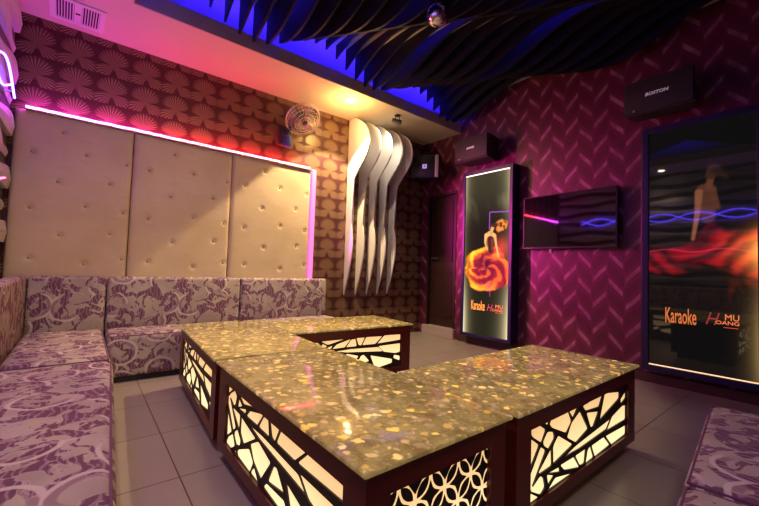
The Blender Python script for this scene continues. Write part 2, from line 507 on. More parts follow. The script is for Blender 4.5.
# light strips round the panels
t = thing('light_strip', 'thin pinkish red light strip running along the top of the padded panels', 'light strip', (-.42, 4.07, 2.165))
pts = [(-.42 + i * .0423, 4.065, 2.168 + random.uniform(-.003, .003)) for i in range(61)]
obj('glowing_tube', tube([Vector(p) - Vector((-.42, 4.07, 2.165)) for p in pts], .008, 6), 'glow_red', t)
obj('ledge', bx(0, 2.57, -.012, .058, -.016, -.009), 'plaster', t)
t = thing('light_strip', 'vertical magenta light strip at the right end of the padded panels', 'light strip', (2.155, YB, .70))
obj('diffuser', bx(.004, .066, -.050, -.008, .0, 1.468, bev=.012), 'glow_magenta', t)
obj('backing', bx(.002, .070, -.008, 0, .0, 1.468), 'plaster', t)

# ------------------------------------------------------------------ sofas
def sofa(name, label, loc, seat, backs, group=None, cat='sofa', rot=0.0):
    """seat = (x0,x1,y0,y1); backs = list of boxes (x0,x1,y0,y1,name)"""
    t = thing(name, label, cat, (loc[0], loc[1], 0), (0, 0, rot), group=group)
    lx, ly = loc
    x0, x1, y0, y1 = seat
    obj('plinth', bx(x0 - lx + .02, x1 - lx - .02, y0 - ly + .02, y1 - ly - .02, 0, .05), 'sofa_base', t)
    bm = bmesh.new(); add_box(bm, x0 - lx, x1 - lx, y0 - ly, y1 - ly, .035, .375, bev=.048, seg=5)
    st = obj('seat', bm, 'brocade', t, True)
    bm = tube([(a - lx, b - ly, .361) for a, b in ((x0 + .014, y0 + .014), (x1 - .014, y0 + .014), (x1 - .014, y1 - .014), (x0 + .014, y1 - .014))], .0045, 6, True)
    obj('piping', bm, 'piping', st)
    for a0, a1, b0, b1 in backs:
        bm = bmesh.new(); add_box(bm, a0 - lx, a1 - lx, b0 - ly, b1 - ly, .30, .815, bev=.032, seg=4)
        obj('backrest', bm, 'brocade', t, True)
    return t
GR = 'patterned sofa sections'
sofa('sofa_section', 'long brocade sofa section along the left wall, nearest the viewer', (-.17, 2.7), (-.335, .172, .42, 2.715), [(-.402, -.335, .42, 2.715)], GR, rot=math.radians(-2.7))
sofa('sofa_section', 'corner brocade sofa section where the left wall meets the padded panels', (-.17, 3.4), (-.335, .165, 2.74, 3.965), [(-.435, -.335, 2.74, 4.07), (-.332, .172, 3.968, 4.075)], GR)
sofa('sofa_section', 'rear brocade sofa section beside the corner section, below the middle padded panel', (.75, 3.78), (.178, 1.315, 3.54, 3.965), [(.178, 1.315, 3.968, 4.075)], GR)
sofa('sofa_section', 'rear brocade sofa section ending below the vertical pink light strip', (1.85, 3.78), (1.322, 2.365, 3.54, 3.965), [(1.322, 2.365, 3.968, 4.075)], GR)
sofa('sofa_section', 'brocade sofa section in the right foreground near the dim poster', (2.36, .40), (1.40, 2.36, -.14, .40), [(1.40, 2.36, -.26, -.14)], GR, rot=math.radians(6))
sofa('sofa_section', 'foreground brocade sofa section at the bottom edge, left of the right foreground one', (2.36, .40), (.45, 1.392, -.14, .40), [(.45, 1.392, -.26, -.14)], GR, rot=math.radians(6))

# ------------------------------------------------------------------ light tables
CELLS = [[[.009,.999],[.065,1],[.126,.875],[.095,.733],[.028,.875],[.009,.964]],[[.14,.83],[.188,.785],[.198,.692],[.153,.59],[.113,.683],[.11,.734]],[[.122,.968],[.153,.984],[.146,.929]],[[.169,.975],[.314,.996],[.349,.799],[.303,.677],[.178,.865],[.159,.926]],[[.326,.985],[.414,.995],[.365,.847]],[[.43,.894],[.515,.545],[.397,.444],[.31,.604],[.349,.777]],[[.461,.957],[.681,.998],[.64,.813],[.493,.855]],[[.501,.809],[.633,.727],[.573,.53],[.544,.552]],[[.708,.986],[.897,.886],[.897,.772],[.649,.574]],[[.008,.865],[.078,.706],[.005,.421]],[[.087,.669],[.128,.575],[.028,.183],[.003,.209],[.003,.334]],[[.172,.573],[.178,.325],[.087,.317],[.078,.353]],[[.228,.696],[.361,.44],[.192,.337],[.188,.584]],[[.287,.333],[.397,.394],[.784,.488],[.732,.344],[.435,.313]],[[.937,.593],[.991,.573],[.991,.306],[.738,.321],[.802,.508]],[[.991,.188],[.991,.021],[.802,.003],[.725,.23]],[[.698,.235],[.773,.028],[.597,.005],[.558,.228]],[[.544,.231],[.579,.019],[.493,.01],[.515,.209]],[[.493,.238],[.48,.029],[.435,.046],[.39,.237]],[[.373,.238],[.43,.021],[.292,.135],[.253,.248]],[[.15,.25],[.238,.236],[.249,.158]],[[.365,.006],[.146,.012],[.208,.119]],[[.14,.237],[.198,.159],[.153,.086]],[[.087,.279],[.113,.222],[.126,.086],[.095,.03],[.02,.172]],[[.005,.16],[.078,.004],[.005,.002]],[[.917,.738],[.991,.84],[.991,.71],[.925,.65]]]
def round_poly(p, W, H, r=.012):
    """cut the corners of a cell so the openings look routed"""
    q = [Vector((u * W, v * H)) for u, v in p]; out = []
    cc = sum(q, Vector((0, 0))) / len(q); mr = sum((v - cc).length for v in q) / len(q)
    q = [cc + (v - cc) * (1 + .0032 / mr) for v in q]; r *= .7
    for i, c in enumerate(q):
        a, b = q[i - 1], q[(i + 1) % len(q)]
        la, lb = (a - c).length, (b - c).length
        k = min(r, la * .3, lb * .3)
        pa = c + (a - c).normalized() * k; pb = c + (b - c).normalized() * k
        out += [pa, (pa + pb + c * 1.0) / 3, pb]
    return out
def in_poly(p, poly):
    c = False; n = len(poly)
    for i in range(n):
        a, b = poly[i], poly[i - 1]
        if (a[1] > p[1]) != (b[1] > p[1]) and p[0] < (b[0] - a[0]) * (p[1] - a[1]) / (b[1] - a[1]) + a[0]: c = not c
    return c
def fret_faces(W, H, flip):
    polys = []
    for cl in CELLS:
        pp = round_poly(cl, W, H)
        if flip: pp = [Vector((p.x, H - p.y)) for p in pp]
        polys.append(pp)
    verts = [Vector(p) for p in ((0, 0), (W, 0), (W, H), (0, H))]; edges = [(0, 1), (1, 2), (2, 3), (3, 0)]
    for pp in polys:
        b = len(verts); n = len(pp)
        verts += [Vector((min(max(p.x, .001), W - .001), min(max(p.y, .001), H - .001))) for p in pp]
        edges += [(b + i, b + (i + 1) % n) for i in range(n)]
    v, e, f, *_ = delaunay_2d_cdt(verts, edges, [], 1, 1e-6)
    keep = []
    for tri in f:
        c = sum((v[i] for i in tri), Vector((0, 0))) / len(tri)
        if not any(in_poly(c, pp) for pp in polys): keep.append(tri)
    return v, keep
def fret_bm(W, H, flip, place, th=.006):
    v, fs = fret_faces(W, H, flip)
    bm = bmesh.new()
    A = [bm.verts.new(place(p.x, p.y, 0)) for p in v]; B = [bm.verts.new(place(p.x, p.y, th)) for p in v]
    cnt = {}
    for f in fs:
        bm.faces.new([A[i] for i in f]); bm.faces.new([B[i] for i in reversed(f)])
        for i in range(len(f)):
            k = (f[i], f[(i + 1) % len(f)])
            if (k[1], k[0]) in cnt: cnt[(k[1], k[0])] = 2
            else: cnt[k] = 1
    for (i, j), c in cnt.items():
        if c == 1: bm.faces.new((A[i], B[i], B[j], A[j]))
    for vv in [v_ for v_ in bm.verts if not v_.link_faces]: bm.verts.remove(vv)
    return bm
def ring_bm(W, H, place, th=.0015):
    """overlapping-circle screen: dark lenses and four-pointed stars standing on the light panel"""
    a = W / 7.1                     # half a diagonal cell
    s = a * math.sqrt(2)            # node spacing along a lens
    bm = bmesh.new()
    def clip(poly):
        def cut(pl, f, ins):
            out = []
            for i in range(len(pl)):
                p, q = pl[i - 1], pl[i]
                if ins(p):
                    out.append(p)
                if ins(p) != ins(q):
                    out.append(f(p, q))
            return out
        for ax, lim, sg in ((0, .0015, 1), (0, W - .0015, -1), (1, .0015, 1), (1, H - .0015, -1)):
            poly = cut(poly, lambda p, q: tuple(np.array(p) + (np.array(q) - np.array(p)) * ((lim - p[ax]) / (q[ax] - p[ax]))), lambda p: (p[ax] - lim) * sg >= 0)
            if len(poly) < 3: return None
        return poly
    def add(poly):
        poly = clip(poly)
        if poly: add_prism(bm, poly, place, 0, th)
    R = s / math.sqrt(2)
    def lens(c, ang, k, nseg=8):
        half = s / 2; off = R * math.cos(PI / 4); pts = []
        for sg in (1, -1):
            for i in range(nseg + 1):
                t = -PI / 4 + PI / 2 * i / nseg
                px = R * math.sin(t) * sg; py = (R * math.cos(t) - off) * sg
                pts.append((px * .76, py * k))
        return [(c[0] + x * math.cos(ang) - y * math.sin(ang), c[1] + x * math.sin(ang) + y * math.cos(ang)) for x, y in pts]
    n = 12
    for j in range(-1, n):
        for i in range(-1, n):
            nx_ = i * 2 * a + (a if j % 2 else 0) + a * .66; ny_ = H - .004 - j * a
            if nx_ > W + 2 * a or ny_ < -2 * a: continue
            add(lens((nx_ + a / 2, ny_ - a / 2), -PI / 4, .80)); add(lens((nx_ - a / 2, ny_ - a / 2), PI / 4, .80))
            # star in the diamond below this node
            cx_, cy_ = nx_, ny_ - a
            pts = []
            for q in range(4):
                a0 = PI / 2 * q; a1 = a0 + PI / 2
                p0 = np.array((math.cos(a0), math.sin(a0))) * a * .66; p1 = np.array((math.cos(a1), math.sin(a1))) * a * .66
                for i2 in range(6):
                    t = i2 / 6; p = p0 * (1 - t) + p1 * t
                    p = p * (1 - .34 * math.sin(PI * t)); pts.append((cx_ + p[0], cy_ + p[1]))
            add(pts)
    return bm

def light_table(label, cx, cy, rot, L=1.25, Wd=.632, flip=True, screens=(1,)):
    """long axis = local x"""
    t = thing('light_table', label, 'table', (cx, cy, 0), (0, 0, rot), 'glowing stone topped tables')
    hx, hy = L / 2, Wd / 2
    bm = bmesh.new(); add_box(bm, -hx, hx, -hy, hy, .459, .4735, bev=.005, seg=3); obj('tabletop', bm, 'lit_stone', t, True)
    ix, iy = hx - .018, hy - .018
    obj('plinth', bx(-ix + .06, ix - .06, -iy + .05, iy - .05, 0, .060), 'plinth_dark', t)
    # carcass: rails and corner posts
    bm = bmesh.new()
    z0, z1 = .060, .4585; f0, f1 = .112, .388
    for sx in (-1, 1):
        for sy in (-1, 1):
            px0, px1 = sorted((sx * ix, sx * (ix - .10))); py0, py1 = sorted((sy * iy, sy * (iy - .080)))
            add_box(bm, px0, px1, py0, py1, z0, z1)
    for sy in (-1, 1):
        y0, y1 = sorted((sy * iy, sy * (iy - .04)))
        add_box(bm, -ix + .10, ix - .10, y0, y1, z0, f0); add_box(bm, -ix + .10, ix - .10, y0, y1, f1, z1)
    for sx in (-1, 1):
        x0, x1 = sorted((sx * ix, sx * (ix - .04)))
        add_box(bm, x0, x1, -iy + .080, iy - .080, z0, f0); add_box(bm, x0, x1, -iy + .080, iy - .080, f1, z1)
    obj('carcass', bm, 'mahogany', t)
    PW, PH = 2 * (ix - .10), f1 - f0
    for sy in (-1, 1):
        y = sy * (iy - .016)
        obj('light_panel', bx(-PW / 2, PW / 2, min(y, y - sy * .006), max(y, y - sy * .006), f0, f1), 'light_panel', t)
        # u runs to the right when seen from outside
        dirx = 1 if sy < 0 else -1
        obj('fretwork', fret_bm(PW, PH, flip, lambda a, b, tt, dirx=dirx, sy=sy: (dirx * (a - PW / 2), sy * (iy - .0155 + tt), f0 + b)), 'lattice_dark', t)
    EW = 2 * (iy - .080)
    for sx in (-1, 1):
        x = sx * (ix - .016)
        if sx not in screens:
            obj('end_board', bx(min(x, x - sx * .006), max(x, x - sx * .006), -EW / 2, EW / 2, f0, f1), 'mahogany', t)
            continue
        obj('light_panel', bx(min(x, x - sx * .006), max(x, x - sx * .006), -EW / 2, EW / 2, f0, f1), 'light_panel', t)
        diry = 1 if sx > 0 else -1
        obj('circle_screen', ring_bm(EW, PH, lambda a, b, tt, diry=diry, sx=sx: (sx * (ix - .0155 + tt), diry * (a - EW / 2), f0 + b)), 'lattice_dark', t)
    return t
# left side runs toward the viewer: local +x = -y so that its outer face (-x side of the room) is local -y
light_table('foreground light table with a circle screen on its near short end', .861, 1.331, -PI / 2)
light_table('light table at the rear left, beside the sofa and behind the foreground table', .893, 2.602, -PI / 2 + math.radians(-3.0))
light_table('light table on the right, reaching toward the purple chevron wall', 1.818, 1.016, math.radians(.4), flip=False, screens=(-1,))
light_table('farthest light table, reaching from the rear left toward the white wall fins', 1.806, 2.772, math.radians(-3.4), L=1.15, screens=(-1,))

# ------------------------------------------------------------------ white wavy wall fins
PROF = [(3.985, 2.945), (3.86, 2.87), (3.76, 2.79), (3.70, 2.70), (3.672, 2.60), (3.672, 2.51), (3.70, 2.43), (3.765, 2.345), (3.855, 2.26), (3.945, 2.16), (4.01, 2.05), (4.05, 1.95), (4.066, 1.86), (4.06, 1.75), (4.038, 1.62), (4.00, 1.50), (3.972, 1.36), (3.968, 1.24), (3.98, 1.10), (4.01, .96), (4.055, .80), (4.10, .69), (4.122, .62)]
def smooth_prof(P, n=4):
    out = []
    for i in range(len(P) - 1):
        p0 = np.array(P[max(i - 1, 0)]); p1 = np.array(P[i]); p2 = np.array(P[i + 1]); p3 = np.array(P[min(i + 2, len(P) - 1)])
        for k in range(n):
            t = k / n
            out.append(tuple(.5 * ((2 * p1) + (-p0 + p2) * t + (2 * p0 - 5 * p1 + 4 * p2 - p3) * t * t + (-p0 + 3 * p1 - 3 * p2 + p3) * t ** 3)))
    out.append(P[-1]); return out
poly = [(YB - .001, 2.945)] + smooth_prof(PROF) + [(YB - .001, .60)]
bm = add_prism(bmesh.new(), [(a - YB, b - .6) for a, b in poly], lambda a, b, t: (t, a, b), -.009, .009)
fin = obj('wall_fin', bm, 'fin_white')
ords = ['leftmost white wavy wall fin, tinted pink low down by the light strip', 'second white wavy wall fin from the left', 'third white wavy wall fin, the middle one of five', 'fourth white wavy wall fin from the left', 'rightmost white wavy wall fin, nearest the dark doorway']
for i, fx in enumerate((2.722, 2.908, 3.094, 3.280, 3.466)):
    o = fin if i == 0 else fin.copy()
    if i: C.objects.link(o)
    o.location = (fx, YB, .6); tag(o, ords[i], 'wall fin', 'white wavy wall fins')

# ------------------------------------------------------------------ ceiling slats
words = ['first', 'second', 'third', 'fourth', 'fifth', 'sixth', 'seventh', 'eighth', 'ninth', 'tenth', 'eleventh', 'twelfth', 'thirteenth', 'fourteenth', 'fifteenth', 'sixteenth', 'seventeenth', 'eighteenth', 'nineteenth', 'twentieth']
def nth(i): return words[i] if i < 20 else ['twenty-first', 'twenty-second', 'twenty-third', 'twenty-fourth', 'twenty-fifth', 'twenty-sixth', 'twenty-seventh', 'twenty-eighth', 'twenty-ninth', 'thirtieth'][i - 20]
def slat_z(x, y):
    return 3.155 + .125 * math.sin(2 * PI * (y - 3.4) / 1.8 + 2 * PI * (x - 1.1) / 1.35 - PI / 2)
xs = [.36 + .128 * i for i in range(29)]
for i, x in enumerate(xs):
    bm = bmesh.new(); yy = np.linspace(YF + .02, 3.385, 70)
    A = [(bm.verts.new((-.010, y, ZC - .001)), bm.verts.new((.010, y, ZC - .001)), bm.verts.new((.010, y, slat_z(x, y))), bm.verts.new((-.010, y, slat_z(x, y)))) for y in yy]
    for a, b in zip(A, A[1:]):
        for j in range(4): bm.faces.new((a[j], a[(j + 1) % 4], b[(j + 1) % 4], b[j]))
    bm.faces.new(A[0]); bm.faces.new(A[-1][::-1])
    o = obj('ceiling_fin', bm, 'slat_black', loc=(x, 0, 0))
    tag(o, 'black wavy ceiling fin, %s of the row counted from the left soffit' % nth(i), 'ceiling fin', 'black wavy ceiling fins')
o = obj('light_strip', bx(.24, 4.12, 3.432, 3.444, 3.071, 3.083), 'glow_blue'); tag(o, 'blue cove light strip lying on the ledge above the rear soffit edge', 'light strip')
o = obj('light_strip', bx(.176, .188, -.7, 3.38, 3.071, 3.083), 'glow_blue'); tag(o, 'blue cove light strip lying on the left soffit ledge', 'light strip')

for k, w in ((8, 'left'), (13, 'second'), (18, 'third'), (23, 'right')):  # strips added out of sight to tint the gaps between the fins blue
    o = obj('light_strip', bx(xs[k] - .070, xs[k] - .058, -.6, 3.3, ZC - .009, ZC - .001), 'glow_blue_dim')
    tag(o, 'added blue light strip between black fins, left of the %s fin from the left' % nth(k), 'light strip', 'added blue strips between the ceiling fins')
# ------------------------------------------------------------------ soffit fittings
def downlight(label, x, y, warm=True):
    t = thing('recessed_downlight', label, 'ceiling light', (x, y, ZS))
    bm = bmesh.new(); add_lathe(bm, [(.050, -.001), (.050, -.006), (.066, -.005), (.069, -.001)], 28); obj('trim_ring', bm, 'vent_white', t, True)
    bm = bmesh.new(); add_lathe(bm, [(0, -.0055), (.030, -.005), (.049, -.0035), (.049, -.001)], 24); obj('lens', bm, 'glow_lamp', t, True)
    return t
def spot(name, loc, target, energy, color, size=100, blend=.6, rad=.04):
    l = bpy.data.lights.new(name, 'SPOT'); l.energy = energy; l.color = color; l.spot_size = math.radians(size); l.spot_blend = blend; l.shadow_soft_size = rad
    o = bpy.data.objects.new(name, l); C.objects.link(o); o.location = loc
    o.rotation_euler = (Vector(target) - Vector(loc)).to_track_quat('-Z', 'Y').to_euler(); return o
downlight('bright recessed downlight in the rear soffit left of the white fins', 2.38, 3.61)
downlight('recessed downlight in the left soffit above the long sofa section', -.15, 2.05)
downlight('added recessed downlight in the left soffit nearest the front wall', -.15, .2)  # unseen fitting, added for general room light
spot('downlight_beam', (2.38, 3.61, 2.935), (2.38, 3.61, 0), 330, (1, .72, .40), 94, .12, .03)
spot('downlight_beam', (-.15, 2.05, 2.935), (.25, 2.3, 0), 85, (1, .74, .50), 120, .7)
spot('downlight_beam', (-.15, .2, 2.935), (.4, 1.2, 0), 36, (1, .74, .50), 110, .8)  # beam of the added downlight
def glow(name, loc, energy, color, rad=.03):
    l = bpy.data.lights.new(name, 'POINT'); l.energy = energy; l.color = color; l.shadow_soft_size = rad
    o = bpy.data.objects.new(name, l); C.objects.link(o); o.location = loc; return o
glow('added_spill_lamp', (2.38, 3.61, 2.72), 18, (1, .56, .15), .03)  # added point lamp with no bulb, stands in for light bounced onto the soffit
spot('spotlight_beam', (3.03, 3.50, 2.85), (2.98, 4.0, 2.25), 34, (1, .88, .70), 100, .8, .02)
l = bpy.data.lights.new('added_magenta_wash', 'AREA'); l.shape = 'RECTANGLE'; l.size = 1.4; l.size_y = .05; l.energy = 30; l.spread = math.radians(64); l.color = (1.0, .05, .48)  # added lamp in front of the strip, washes the chevron wall magenta
o = bpy.data.objects.new('added_magenta_wash', l); C.objects.link(o); o.location = (2.235, 4.085, 1.43)
zz = -Vector((1.9, -1.45, -.25)).normalized(); yy_ = zz.cross(Vector((0, 0, 1))).normalized(); xx = yy_.cross(zz)
o.matrix_world = Matrix(((xx.x, yy_.x, zz.x, o.location.x), (xx.y, yy_.y, zz.y, o.location.y), (xx.z, yy_.z, zz.z, o.location.z), (0, 0, 0, 1)))
# small spotlight on the soffit by the fins
t = thing('spotlight', 'small black spotlight under the soffit above the white fins', 'spotlight', (3.07, 3.55, ZS))
bm = bmesh.new(); add_box(bm, -.03, .03, -.03, .03, -.012, -.001); obj('mounting_plate', bm, 'bracket', t)
bm = bmesh.new(); add_tube(bm, [(-.032, 0, -.080), (-.032, 0, -.020), (-.028, 0, -.014), (.028, 0, -.014), (.032, 0, -.020), (.032, 0, -.080)], .005); obj('yoke', bm, 'bracket', t)
bm = cyl((-.045, .05, -.06), (.04, -.03, -.10), .024, .034); obj('lamp_head', bm, 'black_plastic', t, True)
# air vent in the soffit
t = thing('ceiling_vent', 'white square louvred air vent in the soffit above the left padded panel', 'air vent', (-.135, 3.84, ZS), (0, 0, math.radians(2)))
a = .175
bm = bmesh.new()
for r0, r1 in ((a, a - .035),):
    for s in (-1, 1):
        add_box(bm, -r0, r0, *sorted((s * r0, s * r1)), -.014, -.001); add_box(bm, *sorted((s * r0, s * r1)), -r1, r1, -.014, -.001)
obj('frame', bm, 'vent_white', t)
obj('backing', bx(-a + .03, a - .03, -a + .03, a - .03, -.004, -.001), 'vent_dark', t)
obj('centre_plate', bx(-.024, .024, -.14, .14, -.012, -.004), 'vent_white', t)
for sgn in (-1, 1):
    for k in range(7):
        x = sgn * (.030 + k * .0175)
        bm = bmesh.new(); add_box(bm, x - .004, x + .003, -.14 + .0, .14, -.013, -.004); obj('louvre', bm, 'vent_white', t)
obj('damper_knob', bx(-.016, .016, -.012, .002, -.017, -.004), 'vent_dark', t)
# mirror ball
t = thing('mirror_ball', 'faceted mirror ball hanging from the dark finned ceiling', 'disco ball', (2.42, 2.28, 3.315))
bm = bmesh.new(); bmesh.ops.create_uvsphere(bm, u_segments=26, v_segments=16, radius=.090); obj('ball', bm, 'mirror', t)
obj('hanging_rod', cyl((0, 0, .095), (0, 0, .379), .004), 'steel', t)
bm = cyl((0, 0, .082), (0, 0, .13), .020); obj('motor', bm, 'black_plastic', t, True)
t.location = (2.088, 1.966, 2.98)

# ------------------------------------------------------------------ wall fan
nrm = Vector((.10, -.62, -.78)).normalized()
q = nrm.to_track_quat('Z', 'X').to_matrix().to_4x4()
fc = Vector((1.93, 3.93, 2.685))
t = thing('wall_fan', 'round caged electric fan mounted on the patterned wall above the padded panels', 'fan', (1.80, YB, 2.52))
off = Matrix.Translation(fc - Vector((1.80, YB, 2.52))) @ q
bm = bmesh.new(); R = .205
for rr, zz in ((R, .0), (R * .97, .035), (R * .80, .055), (R * .58, .066), (R * .36, .072), (R * .97, -.03)):
    add_tube(bm, [(rr * math.cos(2 * PI * k / 40), rr * math.sin(2 * PI * k / 40), zz) for k in range(40)], 0.0022 if rr < R else .0055, 5, True)
for k in range(28):
    c, s = math.cos(2 * PI * k / 28), math.sin(2 * PI * k / 28)
    add_tube(bm, [(r * c, r * s, zz) for r, zz in ((.03, .074), (.10, .068), (.16, .056), (.199, .034), (R, 0), (.199, -.03), (.14, -.055), (.04, -.06))], .0012, 4)
bmesh.ops.transform(bm, matrix=off, verts=bm.verts); obj('cage', bm, 'fan_cage', t, True)
for k in range(3):
    bm = bmesh.new(); ang0 = 2 * PI * k / 3
    rows = []
    for i in range(9):
        r = .035 + .15 * i / 8; wd = .18 + .50 * math.sin(PI * min(1, (i + 1.5) / 10))
        rows.append([bm.verts.new((r * math.cos(ang0 + wd * (f - .5)), r * math.sin(ang0 + wd * (f - .5)), .010 + .026 * (f - .5))) for f in (0, .33, .66, 1)])
    for A, B in zip(rows, rows[1:]):
        for j in range(3): bm.faces.new((A[j], A[j + 1], B[j + 1], B[j]))
    bmesh.ops.solidify(bm, geom=list(bm.faces), thickness=.003)
    bmesh.ops.transform(bm, matrix=off, verts=bm.verts); obj('blade', bm, 'fan_blade', t, True)
bm = bmesh.new(); add_lathe(bm, [(0, .082), (.026, .080), (.036, .072), (.036, -.02), (0, -.02)], 24, off); obj('hub', bm, 'fan_hub', t, True)
bm = bmesh.new(); add_lathe(bm, [(0, -.150), (.045, -.140), (.058, -.11), (.058, -.058), (0, -.058)], 24, off); obj('motor_housing', bm, 'fan_motor', t, True)
bm = bmesh.new(); add_box(bm, -.075, .075, -.055, -.001, -.14, .09, bev=.02); obj('wall_base', bm, 'fan_motor', t, True)
mc = off @ Vector((0, 0, -.11))
bm = tube([(0, -.04, -.02), (.02, -.08, .05), mc], .022, 10); obj('arm', bm, 'fan_motor', t, True)
bm = bmesh.new(); add_box(bm, -.045, .05, -.115, -.045, -.17, -.03, bev=.025); obj('control_box', bm, 'fan_blue', t, True)

# ------------------------------------------------------------------ prints
rng = np.random.default_rng(3)
def vnoise(x, y, seed=0):
    r = np.random.default_rng(seed); G = r.random((64, 64))
    xi = np.floor(x).astype(int); yi = np.floor(y).astype(int); fx = x - xi; fy = y - yi
    fx = fx * fx * (3 - 2 * fx); fy = fy * fy * (3 - 2 * fy)
    g = lambda a, b: G[a % 64, b % 64]
    return (g(xi, yi) * (1 - fx) + g(xi + 1, yi) * fx) * (1 - fy) + (g(xi, yi + 1) * (1 - fx) + g(xi + 1, yi + 1) * fx) * fy
def fbm(x, y, seed=0): return sum(vnoise(x * 2 ** k, y * 2 ** k, seed + k) * .5 ** (k + 1) for k in range(4))
def ss(a, b, x): t = np.clip((x - a) / (b - a), 0, 1); return t * t * (3 - 2 * t)
def over(img, mask, col): return img * (1 - mask[..., None]) + np.array(col) * mask[..., None] if np.ndim(col) < 2 else img * (1 - mask[..., None]) + col * mask[..., None]
def limb(S, Z, p, q, r0, r1, soft=.006):
    p, q = np.array(p), np.array(q); d = q - p; t = np.clip(((S - p[0]) * d[0] + (Z - p[1]) * d[1]) / (d @ d), 0, 1)
    dist = np.hypot(S - p[0] - d[0] * t, Z - p[1] - d[1] * t); r = r0 + (r1 - r0) * t
    return ss(r + soft, r - soft, dist)
def grid_print(name, mat, parent, W, z0, z1, place, paint, step):
    nx, nz = int(W / step), int((z1 - z0) / step)
    S, Z = np.meshgrid(np.linspace(0, W, nx), np.linspace(z0, z1, nz))
    col = np.clip(paint(S, Z), 0, None)
    me = bpy.data.meshes.new(name)
    vs = [place(s, z_) for s, z_ in zip(S.ravel(), Z.ravel())]
    fs = [(i * nx + j, i * nx + j + 1, (i + 1) * nx + j + 1, (i + 1) * nx + j) for i in range(nz - 1) for j in range(nx - 1)]
    me.from_pydata(vs, [], fs); me.materials.append(M[mat])
    at = me.color_attributes.new('print', 'FLOAT_COLOR', 'POINT')
    at.data.foreach_set('color', np.concatenate([col.reshape(-1, 3), np.ones((nx * nz, 1))], 1).astype(np.float32).ravel())
    o = bpy.data.objects.new(name, me); C.objects.link(o); o.parent = parent; return o

